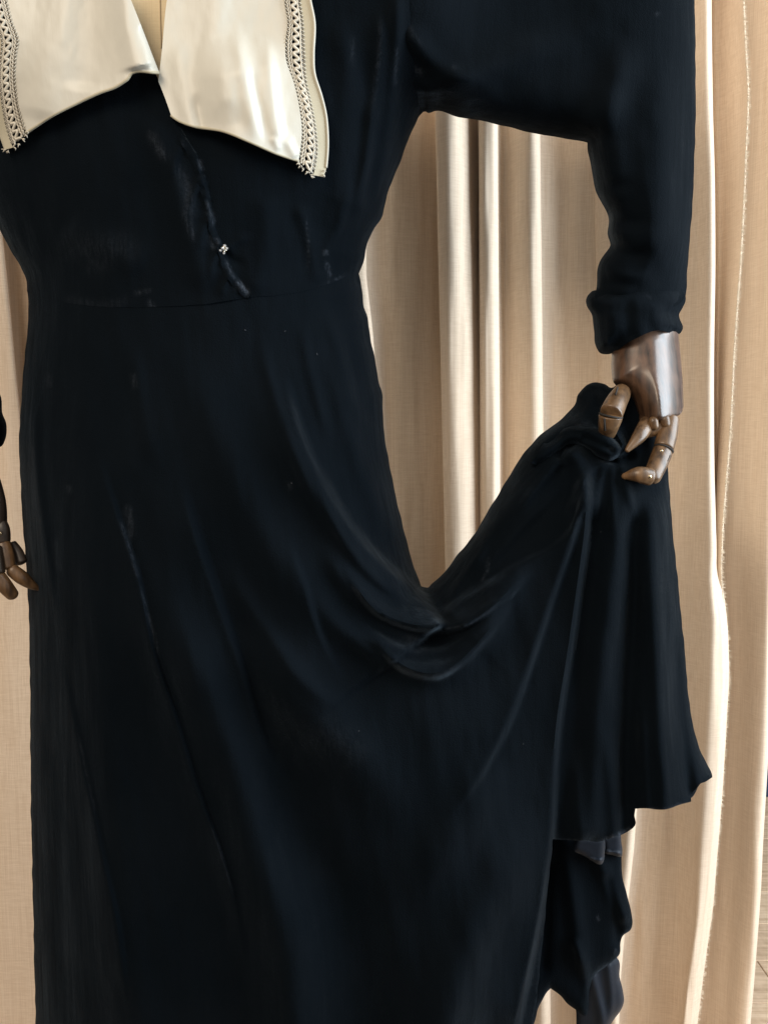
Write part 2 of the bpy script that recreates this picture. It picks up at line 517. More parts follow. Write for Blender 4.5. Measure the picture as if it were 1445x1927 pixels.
# frayed threads along the free edge of the main curtain
edge = np.array([r[-1] for r in rows1]); prev = np.array([r[-3] for r in rows1])
tv, tf = [], []
yy_e = np.arange(len(edge))
for k in range(1900):
    s = random.uniform(34, len(edge) - 12)
    i = int(s); f = s - i
    p = Vector((edge[i] * (1 - f) + edge[i + 1] * f).tolist())
    dn = Vector((edge[i + 1] - edge[i]).tolist()).normalized()
    L = random.uniform(0.003, 0.007); wd = 0.0005
    d0 = Vector((random.uniform(0.6, 1.0), random.uniform(-0.6, 0.3), random.uniform(-0.5, 0.4))).normalized()
    p = p - d0 * 0.0015
    a = p + dn * wd; b = p - dn * wd; c = p + d0 * L + Vector((0, -0.0006, random.uniform(-.001, .001)))
    o = len(tv); tv += [a, b, c, p + Vector((0, -0.0007, 0))]
    tf += [(o, o + 1, o + 2), (o, o + 3, o + 2), (o + 3, o + 1, o + 2)]
fr = mesh_obj('frayed_edge', tv, tf, M_FRAY, cur1, False); tag(fr, kind='stuff')
# stitched turning line inside the edge
hp = [Vector(((r[-1] * 0.45 + r[-2] * 0.55)).tolist()) + Vector((-0.009, -0.0022, 0)) for r in rows1[36:-14]]

# ------------------------------------------------------------------ dress: shared body form
dress = empty('velvet_dress', (0, 0, 0))
tag(dress, 'long black velvet dress with cream satin lapels, its skirt pulled up to one side', 'dress')
left_side = [(-60, 300), (-20, 390), (0, 432), (20, 470), (40, 505), (49, 525), (53, 560), (53, 600), (48, 655), (40, 750), (36, 830), (38, 900), (44, 1000), (52, 1110), (56, 1250), (58, 1500), (62, 1700), (67, 1927), (72, 2150), (74, 2300)]
right_up = [(790, 215, 1), (778, 240), (764, 272), (750, 312), (734, 350), (724, 385), (718, 408), (703, 432), (692, 455), (685, 490), (675, 516, 1)]
right_low = [(675, 516), (682, 545), (684, 575), (692, 600), (696, 632), (704, 665), (712, 715), (719, 745), (722, 800), (728, 850), (740, 910), (752, 965), (768, 1030), (782, 1075), (793, 1103)]
swag_up = [(793, 1103, 1), (806, 1106), (812, 1100), (838, 1075), (862, 1042), (893, 1005), (925, 950), (960, 893), (988, 850), (1020, 815), (1055, 790), (1080, 763), (1088, 742), (1102, 725), (1120, 719), (1138, 723), (1150, 730)]
behind_hand = [(1168, 722), (1192, 735), (1220, 770), (1246, 825), (1256, 872)]
right_fall = [(1260, 930), (1265, 990), (1274, 1080), (1284, 1180), (1294, 1290), (1300, 1345), (1310, 1390), (1326, 1430), (1338, 1452), (1340, 1463, 1), (1328, 1471), (1318, 1474, 1), (1305, 1490), (1301, 1498), (1300, 1509, 1), (1278, 1516), (1250, 1524), (1222, 1522), (1195, 1522, 1)]
hem_a = [(1194, 1535), (1197, 1548), (1192, 1558), (1175, 1569), (1150, 1578), (1125, 1584), (1085, 1583), (1040, 1580, 1)]
hem_b = [(1034, 1640), (1026, 1720), (1018, 1800), (1012, 1860), (1003, 1927), (990, 2010), (960, 2120), (930, 2250), (900, 2300, 1)]
L_RIM = smooth_poly(left_side, n=14)
R_RIM = smooth_poly(right_up[:-1] + right_low + swag_up[1:], n=14)
F_RIM = smooth_poly(swag_up[-2:] + behind_hand + right_fall[:9], n=14)

def body(q):
    x, y = q[:, 0], q[:, 1]
    p, d = pillow(q, [L_RIM, R_RIM], 300)
    p2, d2 = pillow(q, [F_RIM], 90)
    amp = 0.105 + 0.03 * sstep(600, 1100, y)
    amp = amp * (1 - 0.42 * sstep(800, 1100, x))
    return 0.004 + amp * p * (0.25 + 0.75 * p2)

bod_folds = [
    dict(k='l', p=[(290, 120), (330, 225), (366, 284), (374, 312), (388, 352), (396, 400), (404, 436), (417, 465), (424, 496), (442, 520), (467, 558)], a=0.004, w=50, e=4, ends=(0.02, 0.05), side=1),
    dict(k='r', p=[(345, 262), (330, 300), (322, 340)], a=0.0025, w=8, ends=(.2, .4)), dict(k='r', p=[(378, 330), (362, 372), (356, 410)], a=0.003, w=7, ends=(.1, .5)),
    dict(k='r', p=[(398, 400), (380, 440), (376, 480)], a=0.003, w=8, ends=(.1, .5)), dict(k='r', p=[(412, 462), (398, 500), (400, 540)], a=0.003, w=7, ends=(.1, .5)), dict(k='r', p=[(424, 470), (450, 450), (480, 445)], a=0.0025, w=8, ends=(.1, .5)),
    dict(k='r', p=[(436, 515), (420, 540), (415, 565)], a=0.003, w=7, ends=(.1, .4)), dict(k='r', p=[(418, 470), (440, 490), (470, 500)], a=-0.0025, w=7, ends=(.1, .5)), dict(k='r', p=[(660, 330), (640, 420), (615, 470), (610, 540)], a=0.003, w=9, ends=(.2, .2)), dict(k='r', p=[(700, 180), (690, 300), (665, 400)], a=0.004, w=8, ends=(.2, .2)),
    dict(k='r', p=[(640, 20), (655, 180), (650, 330), (630, 470)], a=0.006, w=26),
    dict(k='r', p=[(716, 0), (712, 150), (690, 300), (672, 430)], a=0.007, w=16),
    dict(k='r', p=[(748, -40), (742, 120), (728, 260), (700, 400)], a=0.007, w=13),
    dict(k='r', p=[(270, 200), (320, 320), (360, 450), (390, 560)], a=0.006, w=24),
    dict(k='r', p=[(120, 420), (200, 470), (280, 500)], a=0.004, w=30),
    dict(k='r', p=[(560, 380), (585, 460), (600, 540)], a=0.004, w=12),
    dict(k='r', p=[(500, 360), (500, 450), (480, 560)], a=0.004, w=22),
]
bod_wear = [([(280, 240), (300, 280), (318, 305)], 8, .2), ([(345, 385), (358, 430), (366, 458)], 6, .18), ([(374, 298), (380, 325)], 3, .7), ([(390, 385), (398, 410), (402, 438)], 3.5, .6), ([(392, 440), (404, 470)], 3, .4),
    ([(423, 486), (430, 512), (446, 535)], 3.5, .5), ([(440, 528), (456, 542), (467, 557)], 5, .75), ([(612, 468), (613, 482)], 4, .5), ([(614, 490), (621, 524)], 2.5, .5), ([(604, 536), (630, 527), (655, 516)], 1.8, .35),
    ([(662, 60), (664, 130)], 4, .12), ([(716, 20), (712, 110), (700, 210)], 3.5, .15), ([(748, 80), (742, 170)], 3, .16), ([(575, 400), (580, 460), (578, 515)], 2, .18),
    ([(100, 440), (180, 470), (270, 455)], 26, .07), ([(150, 500), (220, 490)], 20, .06), ([(278, 562), (288, 580), (282, 602)], 4.5, .4), ([(330, 300), (350, 350), (360, 420)], 10, .14), ([(110, 560), (190, 575), (255, 560)], 9, .08), ([(250, 552), (290, 545)], 4, .2)]
def common(q):
    return 0.0022 * vnoise(q[:, 0] + 0.28 * q[:, 1], q[:, 1], 5, 120, 420) + 0.0010 * vnoise(q[:, 0] - 0.22 * q[:, 1], q[:, 1], 6, 34, 190) + 0.0004 * vnoise(q[:, 0] - 0.1 * q[:, 1], q[:, 1], 9, 15, 60)
def bodice_front(q):
    return body(q) + fold_field(q, bod_folds) + common(q) * sstep(0.0, 0.035, body(q) - 0.004)
bodice_outline = [(-200, -120, 1), (190, -120, 1), (240, 0), (298, 150), (312, 160), (316, 0), (330, -120, 1), (765, -120, 1), (770, 0), (778, 110)] + right_up[:-1] + [(675, 514, 1), (650, 521), (615, 535), (560, 550), (467, 560), (380, 572), (260, 578), (140, 572), (51, 548, 1), (49, 525), (40, 505), (20, 470), (0, 432), (-20, 390), (-60, 300), (-120, 220), (-200, 180, 1)]
relief('bodice', bodice_outline, bodice_front, lambda q: -0.75 * body(q), M_VELVET, dress, 5.5, lines=bod_folds[:1], wear_sheen=lambda q: stroke_field(q, bod_wear), rough=0.8)

# ------------------------------------------------------------------ skirt
V_PT = (836, 1182)
sk_folds = [
    # upper left roll above the swag
    dict(k='l', p=[(535, 690), (562, 790), (600, 885), (665, 991), (715, 1050), (785, 1112), (838, 1180)], a=0.030, w=120, e=9, ends=(0.25, 0.02), side=1),
    dict(k='r', p=[(520, 740), (570, 870), (640, 990), (700, 1070), (770, 1130), (820, 1165)], a=0.010, w=26, ends=(.3, .1)),
    # lines B and C: hanging rolls
    dict(k='r', p=[(600, 1000), (640, 1080), (690, 1135), (760, 1168), (840, 1178), (900, 1155), (960, 1105), (1020, 1050)], a=0.012, w=20, w2=26, ends=(.2, .2)),
    dict(k='l', p=[(640, 1060), (673, 1115), (709, 1156), (756, 1178), (797, 1186), (844, 1188), (885, 1174), (938, 1138), (973, 1109), (1010, 1070)], a=0.016, w=26, e=8, ends=(.25, .2), side=-1),
    dict(k='r', p=[(560, 1090), (640, 1180), (709, 1228), (750, 1250), (800, 1262), (845, 1255), (895, 1212), (940, 1160), (985, 1090)], a=0.014, w=24, w2=30, ends=(.3, .25)),
    dict(k='l', p=[(660, 1190), (709, 1218), (744, 1252), (785, 1272), (826, 1274), (868, 1252), (903, 1217), (938, 1175), (975, 1118)], a=0.018, w=34, e=8, ends=(.3, .25), side=-1),
    dict(k='r', p=[(585, 880), (630, 990), (690, 1075), (770, 1140)], a=0.004, w=9, ends=(.3, .2)),
    dict(k='r', p=[(640, 1130), (730, 1212), (830, 1226), (915, 1172), (960, 1110)], a=0.005, w=9, ends=(.3, .3)),
    dict(k='r', p=[(840, 1140), (880, 1075), (905, 1040), (920, 990)], a=0.004, w=8, ends=(.2, .3)),
    dict(k='r', p=[(900, 1080), (985, 985), (1050, 920), (1085, 870)], a=0.005, w=12, ends=(.2, .3)),
    dict(k='r', p=[(560, 580), (590, 720), (625, 850)], a=0.004, w=12, ends=(.3, .3)), dict(k='r', p=[(610, 560), (650, 700), (700, 850)], a=0.005, w=14, ends=(.3, .3)),
    dict(k='r', p=[(480, 600), (520, 760), (570, 900), (640, 1040)], a=0.005, w=13, ends=(.3, .3)), dict(k='r', p=[(250, 640), (270, 780), (300, 900)], a=0.004, w=16, ends=(.3, .3)),
    dict(k='r', p=[(420, 1050), (500, 1190), (580, 1290), (680, 1350)], a=0.006, w=18, ends=(.3, .3)),
    # right-hand roll
    dict(k='l', p=[(829, 1158), (868, 1123), (915, 1099), (979, 1058), (1038, 1028), (1073, 993), (1094, 932), (1099, 885)], a=0.012, w=60, e=10, ends=(.05, .15), side=1),
    dict(k='r', p=[(860, 1075), (920, 1010), (985, 930), (1040, 860), (1085, 815)], a=0.010, w=26),
    # gather at the hand
    dict(k='r', p=[(985, 862), (1030, 820), (1075, 800), (1110, 815), (1150, 850)], a=0.020, w=17, w2=20, ends=(.25, .05)),
    dict(k='r', p=[(1068, 838), (1090, 870), (1100, 930), (1095, 980)], a=0.018, w=22, ends=(.15, .3)),
    dict(k='r', p=[(1050, 870), (1068, 838), (1085, 835)], a=-0.012, w=9, ends=(.2, .2)),
    dict(k='r', p=[(1120, 780), (1150, 800), (1172, 840), (1150, 862)], a=0.012, w=10, ends=(.2, .1)),
    dict(k='r', p=[(1115, 840), (1165, 866), (1200, 850)], a=-0.010, w=12, ends=(.2, .2)),
    dict(k='r', p=[(1135, 868), (1100, 900), (1072, 960), (1050, 1010)], a=0.006, w=8, ends=(.05, .4)), dict(k='r', p=[(1140, 868), (1124, 930), (1118, 1010)], a=0.006, w=7, ends=(.05, .4)),
    dict(k='r', p=[(1150, 868), (1152, 930), (1150, 1020)], a=0.005, w=8, ends=(.05, .4)), dict(k='r', p=[(1165, 862), (1180, 920), (1200, 990)], a=0.005, w=8, ends=(.05, .4)), dict(k='r', p=[(1120, 735), (1105, 770), (1075, 800)], a=0.005, w=8, ends=(.1, .3)),
    dict(k='r', p=[(1075, 842), (1040, 880), (1000, 930), (960, 990)], a=0.006, w=9, ends=(.05, .4)),
    # folds falling from the hand
    dict(k='l', p=[(1112, 880), (1109, 980), (1100, 1056), (1085, 1162), (1073, 1244), (1056, 1350), (1048, 1440), (1040, 1580), (1020, 1720), (985, 1880), (960, 2000)], a=0.022, w=70, e=8, ends=(.08, .1), side=1),
    dict(k='l', p=[(1102, 920), (1079, 1015), (1056, 1085), (1020, 1191), (973, 1326), (930, 1420), (880, 1500), (830, 1560)], a=0.014, w=60, e=9, ends=(.1, .3), side=1),
    dict(k='r', p=[(1180, 900), (1150, 1100), (1130, 1300), (1110, 1560)], a=0.014, w=28, ends=(.1, 0)),
    dict(k='r', p=[(1205, 930), (1187, 1003), (1191, 1109), (1180, 1350), (1175, 1560)], a=-0.010, w=18, ends=(.1, 0)),
    dict(k='r', p=[(1228, 920), (1232, 1100), (1242, 1350), (1250, 1530)], a=0.014, w=22, ends=(.1, 0)),
    dict(k='r', p=[(1262, 1150), (1280, 1350), (1300, 1500)], a=-0.010, w=13, ends=(.3, 0)),
    dict(k='r', p=[(1205, 1300), (1212, 1420), (1218, 1525)], a=0.006, w=12, ends=(.4, 0)),
    dict(k='r', p=[(1140, 1350), (1150, 1460), (1160, 1580)], a=0.007, w=13, ends=(.4, 0)),
    dict(k='r', p=[(1085, 1400), (1085, 1490), (1090, 1583)], a=0.006, w=14, ends=(.4, 0)),
    # long folds of the left and middle
    dict(k='l', p=[(180, 830), (213, 935), (240, 1020), (265, 1100), (290, 1220), (330, 1340), (370, 1470), (420, 1610), (450, 1720), (470, 1850)], a=0.010, w=50, e=7, ends=(.2, .3), side=1),
    dict(k='l', p=[(340, 880), (371, 1000), (415, 1133), (460, 1260), (498, 1388), (531, 1454), (570, 1530)], a=0.012, w=60, e=10, ends=(.2, .3), side=1),
    dict(k='l', p=[(540, 1010), (576, 1100), (592, 1160), (620, 1227), (660, 1300)], a=0.008, w=40, e=8, ends=(.3, .4), side=1),
    dict(k='l', p=[(110, 1200), (144, 1360), (160, 1443), (183, 1543), (199, 1626), (227, 1759), (240, 1900)], a=0.007, w=50, e=7, ends=(.3, .2), side=1),
    dict(k='r', p=[(62, 720), (70, 900), (90, 1060), (105, 1200)], a=0.008, w=10, ends=(.2, .4)),
    dict(k='r', p=[(250, 1000), (332, 1194), (399, 1332), (460, 1498), (498, 1637), (543, 1775), (560, 1927), (575, 2200)], a=0.026, w=62, w2=52, ends=(.25, 0)),
    dict(k='r', p=[(400, 1200), (480, 1350), (560, 1560), (640, 1700), (700, 1927)], a=-0.014, w=60, ends=(.25, 0)),
    dict(k='r', p=[(450, 1160), (540, 1290), (640, 1400), (720, 1500), (760, 1600)], a=0.020, w=60, ends=(.3, .4)),
    dict(k='r', p=[(330, 620), (400, 800), (470, 960), (560, 1110), (650, 1230)], a=0.010, w=44, ends=(.3, .3)),
    dict(k='r', p=[(150, 700), (150, 1000), (180, 1300), (210, 1600), (250, 1927), (260, 2200)], a=0.010, w=55, ends=(.3, 0)),
    dict(k='r', p=[(620, 640), (650, 780), (690, 900), (740, 1030)], a=0.008, w=22, ends=(.3, .2)),
    dict(k='r', p=[(950, 1420), (870, 1560), (800, 1650), (740, 1720)], a=0.012, w=50, ends=(.3, .4)),
    dict(k='r', p=[(1000, 1500), (950, 1650), (880, 1800), (820, 2000)], a=0.016, w=55, ends=(.3, .1)),
]
sk_wear_sheen = [([(225, 975), (246, 1040), (262, 1095)], 3, .30), ([(262, 1095), (285, 1180), (300, 1240)], 2.5, .22), ([(238, 945), (246, 985), (244, 1020)], 7, .16), ([(104, 1010), (112, 1080)], 6, .13), ([(128, 910), (132, 930)], 5, .12),  # worn hem and smudges, plus crease highlights and sheen patches painted as pale strokes
    ([(52, 745), (58, 880), (75, 1030)], 4, .10), ([(395, 1545), (415, 1605), (440, 1690)], 3, .12), ([(144, 1370), (183, 1543)], 2.5, .10), ([(745, 1252), (790, 1272), (830, 1272), (872, 1248)], 2.5, .5), ([(830, 1186), (885, 1174), (935, 1140)], 2.2, .35),
    ([(712, 1158), (756, 1178), (800, 1186)], 2.2, .22), ([(900, 1100), (915, 1080), (920, 1045)], 2, .22), ([(660, 1100), (690, 1140)], 2.2, .3), ([(1060, 812), (1085, 800), (1110, 797)], 2.2, .22), ([(1130, 866), (1150, 862), (1170, 846)], 1.8, .55),
    ([(1062, 840), (1066, 846)], 3, .4), ([(1120, 1586), (1150, 1578), (1194, 1556)], 3.5, .55), ([(1040, 1580), (1090, 1582)], 2, .25), ([(1200, 1521), (1250, 1523), (1300, 1508)], 2, .25), ([(570, 1375), (640, 1400), (690, 1440)], 36, .05),
    ([(250, 700), (256, 735)], 5, .13), ([(90, 700), (95, 730)], 5, .1), ([(780, 1195), (770, 1230)], 18, .10), ([(545, 905), (548, 925)], 3, .2)]
def skirt_front(q):
    b = body(q)
    ff = fold_field(q, sk_folds)
    edge_k = sstep(0.0, 0.035, b - 0.004)
    y = q[:, 1]
    return b + ff * (0.15 + 0.85 * edge_k) + common(q) * edge_k - 0.0005 * (1 - sstep(545, 620, y))
skirt_outline = [(50, 520, 1), (140, 540), (260, 545), (467, 540), (560, 525), (640, 510), (675, 514, 1)] + right_low[1:-1] + swag_up + behind_hand + right_fall + hem_a + hem_b + [(500, 2300), (74, 2300, 1)] + [p for p in reversed(left_side) if 540 < p[1] < 2290]
def skirt_back(q):
    t = sstep(1180, 1340, q[:, 1]) * sstep(960, 1050, q[:, 0])
    return -0.6 * body(q) * (1 - t) + (skirt_front(q) - 0.004) * t
skirt = relief('skirt', skirt_outline, skirt_front, skirt_back, M_VELVET, dress, 5.2, lines=[f for f in sk_folds if f['k'] == 'l'], wear_sheen=lambda q: stroke_field(q, sk_wear_sheen), rough=0.9)

def layer(name, ol, F0, amp, mat, folds=(), wear_sheen=None, step=5, parent=dress, rr=26, th=0.006):
    sp = smooth_poly(ol, closed=True, n=8); sp = np.vstack([sp, sp[:1]])
    def fr(q):
        p, _ = pillow(q, [sp], rr)
        return F0 + amp * p + fold_field(q, folds) * p
    return relief(name, ol, fr, lambda q: fr(q) * 0 + F0 - th, mat, parent, step, wear_sheen=(lambda q: stroke_field(q, wear_sheen)) if wear_sheen else (lambda q: np.zeros(len(q))), rough=0.7)
gb = [(1000, 872, 1), (1028, 828), (1058, 803), (1092, 794), (1128, 802), (1152, 818), (1168, 836), (1173, 845), (1164, 859), (1147, 867), (1124, 859), (1100, 843), (1078, 835), (1065, 838), (1054, 848), (1030, 866), (1012, 874)]
gbs = smooth_poly(gb[1:17], n=8)
def gb_front(q):
    p, _ = pillow(q, [gbs], 24)
    return body(q) * (0.9 + 0.1 * p) + 0.004 + 0.020 * p + fold_field(q, [dict(k='r', p=[(1050, 815), (1100, 812), (1150, 840)], a=0.004, w=8), dict(k='r', p=[(1090, 822), (1130, 835), (1160, 852)], a=-0.006, w=6), dict(k='r', p=[(1030, 840), (1070, 815), (1120, 822), (1150, 838)], a=-0.004, w=5)])
relief('gathered_fold', gb, gb_front, lambda q: body(q) * 0.8, M_VELVET, dress, 4, wear_sheen=lambda q: stroke_field(q, [([(1030, 826), (1060, 804), (1092, 796), (1110, 797)], 2.2, .25), ([(1128, 862), (1147, 866), (1164, 858), (1172, 846)], 2, .5), ([(1062, 838), (1066, 848)], 3, .4), ([(1140, 845), (1155, 842)], 3, .15)]), rough=0.4)
# rear hem layers
layer('skirt_back_panel', [(990, 1540, 1), (1120, 1560), (1150, 1590), (1168, 1603), (1170, 1640), (1176, 1672), (1186, 1710), (1190, 1735), (1186, 1752), (1172, 1762), (1167, 1775), (1166, 1795), (1150, 1812), (1120, 1836), (1110, 1860), (1104, 1910), (1085, 1903, 1), (1068, 1890), (1053, 1874), (1036, 1861, 1), (1026, 1872), (1012, 1900), (1000, 1935), (970, 1935, 1), (960, 1700)],
      -0.012, 0.007, M_VELVET, [dict(k='r', p=[(1075, 1760), (1100, 1830), (1110, 1900)], a=0.005, w=9), dict(k='r', p=[(1140, 1640), (1160, 1720), (1165, 1790)], a=-0.006, w=9), dict(k='r', p=[(1060, 1560), (1080, 1700), (1100, 1850)], a=0.007, w=16), dict(k='r', p=[(1120, 1600), (1160, 1700), (1185, 1745)], a=0.008, w=14), dict(k='r', p=[(1030, 1600), (1020, 1850)], a=-0.006, w=14)],
      [([(1118, 1836), (1135, 1822), (1150, 1812)], 3, .5), ([(1158, 1785), (1160, 1800)], 3, .3), ([(1125, 1722), (1126, 1735)], 2.5, .4), ([(1186, 1752), (1170, 1763)], 2.5, .3)])
layer('lining_panel', [(1060, 1800, 1), (1130, 1790), (1163, 1806), (1166, 1840), (1172, 1868), (1174, 1885), (1168, 1903), (1152, 1925), (1130, 1975), (1080, 1990, 1), (1084, 1905), (1068, 1880), (1050, 1850)],
      -0.022, 0.005, M_LINING, [dict(k='r', p=[(1115, 1840), (1130, 1900), (1140, 1960)], a=0.005, w=9, ends=(0, 0)), dict(k='r', p=[(1145, 1820), (1150, 1880), (1145, 1940)], a=0.003, w=6, ends=(0, 0)), dict(k='l', p=[(1166, 1840), (1174, 1885), (1152, 1925)], a=0.006, w=30, e=2, ends=(0, 0), side=1)])
layer('lining_fold', [(1085, 1575, 1), (1139, 1578, 1), (1138, 1605), (1136, 1618), (1132, 1627), (1122, 1626), (1105, 1615), (1080, 1600)], 0.010, 0.005, M_LINING, [dict(k='l', p=[(1100, 1610), (1122, 1618), (1136, 1616)], a=0.003, w=30, e=2, side=1, ends=(0, 0))], rr=12, step=3)
layer('lining_fold', [(1128, 1575, 1), (1168, 1568, 1), (1170, 1590), (1171, 1608), (1168, 1613), (1150, 1609), (1138, 1606), (1134, 1590)], 0.000, 0.005, M_LINING, [dict(k='l', p=[(1136, 1599), (1150, 1603), (1170, 1605)], a=0.003, w=30, e=2, side=1, ends=(0, 0))], rr=12, step=3)
# small corner turned back under the right fall
layer('hem_corner', [(1290, 1440, 1), (1336, 1462), (1318, 1476), (1303, 1500), (1290, 1508, 1)], -0.012, 0.008, M_VELVET, step=4, rr=14)

# ------------------------------------------------------------------ sleeves
sl_ol = [(690, -120, 1), (1290, -120, 1), (1304, -40), (1308, 60), (1309, 160), (1308, 260), (1304, 360), (1299, 440), (1293, 510), (1291, 545), (1288, 560), (1268, 574), (1200, 572), (1140, 568), (1120, 562), (1122, 540), (1124, 510), (1130, 488), (1147, 466), (1148, 456), (1143, 440), (1145, 415), (1141, 397), (1128, 375), (1119, 350), (1112, 312), (1106, 285), (1105, 268, 1), (1060, 259), (1000, 249), (950, 237), (900, 225), (862, 219), (825, 208), (808, 212), (790, 217), (740, 300, 1), (690, 250, 1)]
SL_RIM = smooth_poly(sl_ol[1:10] + [], n=14)
SL_RIM2 = smooth_poly(sl_ol[15:37], n=14)
sl_folds = [
    dict(k='r', p=[(760, 30), (790, 90), (850, 140), (960, 180)], a=0.007, w=20, ends=(.2, .4)),
    dict(k='r', p=[(780, 200), (860, 150), (980, 100), (1120, 60)], a=0.010, w=34, ends=(.1, .4)),
    dict(k='r', p=[(1100, 260), (1150, 180), (1180, 60)], a=0.010, w=30, ends=(.1, .4)),
    dict(k='r', p=[(1150, 120), (1145, 250), (1160, 400), (1180, 540)], a=0.008, w=26, ends=(.3, .2)),
    dict(k='r', p=[(1240, 100), (1250, 300), (1245, 520)], a=0.006, w=28, ends=(.3, .2)),
    dict(k='r', p=[(1148, 460), (1190, 480), (1240, 470)], a=-0.006, w=14, ends=(0, .4)),
    dict(k='r', p=[(1130, 500), (1175, 520), (1230, 515)], a=0.005, w=12, ends=(0, .5)),
    dict(k='r', p=[(1125, 540), (1170, 548), (1210, 540)], a=0.005, w=11, ends=(0, .5)),
    dict(k='r', p=[(1112, 330), (1150, 350), (1200, 340)], a=-0.005, w=14, ends=(0, .5)),
    dict(k='r', p=[(1142, 400), (1180, 420), (1230, 410)], a=-0.005, w=14, ends=(0, .5)),
]
sl_wear = [([(774, 128), (786, 132), (798, 140)], 6, .30), ([(760, 20), (775, 60), (805, 95)], 4, .10), ([(848, 122), (860, 130)], 4, .12), ([(1235, 20), (1238, 30)], 3, .35), ([(783, 180), (788, 210)], 4, .12)]
def sl_front(q):
    p, _ = pillow(q, [SL_RIM, SL_RIM2], 105)
    t = sstep(770, 1000, q[:, 0])
    h = 0.062 * p * (1 - 0.36 * sstep(440, 560, q[:, 1])) * t + (1 - t) * (body(q) * 0.985 - 0.004) * np.minimum(1, 1.25 * p)
    return 0.003 + h + fold_field(q, sl_folds) * p + 0.0022 * vnoise(q[:, 0], q[:, 1], 11, 90, 130) * p + 0.0008 * vnoise(q[:, 0], q[:, 1], 12, 30, 40) * p
relief('sleeve', sl_ol, sl_front, lambda q: -0.9 * sl_front(q), M_VELVET, dress, 6, wear_sheen=lambda q: stroke_field(q, sl_wear), rough=0.8, Y0=0.0)
cuff_ol = [(1180, 545, 1), (1125, 545), (1110, 551), (1103, 563), (1105, 577), (1114, 594), (1117, 620), (1119, 645), (1127, 662), (1138, 666), (1150, 665), (1163, 657), (1185, 643), (1210, 630), (1232, 622), (1255, 624), (1272, 630), (1281, 626), (1285, 615), (1280, 602), (1278, 591), (1284, 580), (1290, 566), (1288, 548, 1)]
CF1 = smooth_poly(cuff_ol[1:11], n=8); CF2 = smooth_poly(cuff_ol[16:], n=8); CF3 = smooth_poly(cuff_ol[10:18], n=8)
cuff_folds = [dict(k='r', p=[(1106, 566), (1150, 580), (1200, 578)], a=-0.006, w=11, ends=(0, .5)), dict(k='r', p=[(1290, 568), (1262, 585), (1230, 588)], a=-0.007, w=11, ends=(0, .5)),
    dict(k='r', p=[(1140, 560), (1150, 610), (1148, 660)], a=0.004, w=12, ends=(.2, .1)), dict(k='r', p=[(1185, 560), (1182, 600), (1190, 640)], a=-0.003, w=10, ends=(.2, .1)), dict(k='r', p=[(1240, 570), (1236, 600), (1240, 622)], a=0.003, w=12, ends=(.2, .1))]
def cuff_front(q):
    p, _ = pillow(q, [CF1, CF2], 70)
    return 0.002 + 0.052 * p * (0.78 + 0.22 * sstep(546, 582, q[:, 1])) + fold_field(q, cuff_folds) * p + 0.0015 * vnoise(q[:, 0], q[:, 1], 31, 22, 30) * p
relief('cuff', cuff_ol, cuff_front, lambda q: -0.8 * cuff_front(q), M_VELVET, dress, 5, wear_sheen=lambda q: stroke_field(q, [([(1210, 556), (1230, 560)], 2, .2)]), rough=0.6)
# far sleeve, mostly beyond the left of the picture
sl2_ol = [(-120, 260, 1), (-60, 300), (-45, 420), (-35, 560), (-18, 660), (-6, 720), (2, 748), (4, 775), (11, 795), (12, 815), (8, 830), (-2, 842), (-40, 850), (-120, 848), (-170, 840), (-180, 600), (-210, 300, 1)]
S2R = smooth_poly(sl2_ol[1:11], n=12); S2L = smooth_poly(sl2_ol[13:16], n=12)
def sl2_front(q):
    p, _ = pillow(q, [S2R, S2L], 85)
    return 0.003 + 0.05 * p + 0.001 * wnoise(q[:, 0], q[:, 1], 21, 80)
relief('sleeve', sl2_ol, sl2_front, lambda q: -0.9 * sl2_front(q), M_VELVET, dress, 7, wear_sheen=lambda q: np.zeros(len(q)), rough=1.2)

# ------------------------------------------------------------------ lapels
def lap_base(q): return body(q) + fold_field(q, bod_folds[:1]) * 0 + 0.009
lapR_folds = [dict(k='r', p=[(425, 60), (440, 160), (452, 270)], a=0.014, w=60, w2=80, ends=(.4, 0)), dict(k='r', p=[(440, 40), (462, 150), (470, 200), (490, 275)], a=0.0042, w=15, ends=(.3, .3)), dict(k='r', p=[(500, 60), (508, 130), (515, 200), (530, 285)], a=0.0045, w=16, w2=11, ends=(.3, .2)),
    dict(k='r', p=[(470, 120), (486, 190), (505, 270)], a=-0.0022, w=8, ends=(.3, .3)), dict(k='r', p=[(330, 60), (345, 170), (362, 236)], a=0.0030, w=18, ends=(.3, 0)),
    dict(k='r', p=[(368, 170), (380, 235)], a=-0.0028, w=10, ends=(.5, 0)), dict(k='r', p=[(400, -60), (410, 80), (425, 240)], a=0.0045, w=40, ends=(0, .2)), dict(k='r', p=[(535, 255), (557, 296)], a=0.0022, w=9, ends=(.3, .1)), dict(k='r', p=[(512, 255), (525, 284)], a=0.0016, w=6, ends=(.3, .2))]
lapL_folds = [dict(k='r', p=[(262, -100), (272, 20), (300, 140)], a=0.013, w=110, w2=130, ends=(0, 0)), dict(k='r', p=[(120, -60), (110, 60), (90, 150), (70, 230)], a=0.004, w=40, ends=(0, .1)), dict(k='r', p=[(222, -60), (240, 50), (258, 132)], a=0.006, w=20, w2=30, ends=(0, .05)), dict(k='r', p=[(180, -60), (175, 60), (165, 175)], a=-0.003, w=36, ends=(.1, .1)), dict(k='r', p=[(272, 40), (300, 130)], a=-0.010, w=9, ends=(.2, 0))]
def sheet(name, ol, fn, mat, parent, step=4.5, th=0.0016, rough=0.0):
    return relief(name, ol, fn, lambda q: fn(q) - th, mat, parent, step, wear_sheen=lambda q: np.zeros(len(q)), rough=rough)
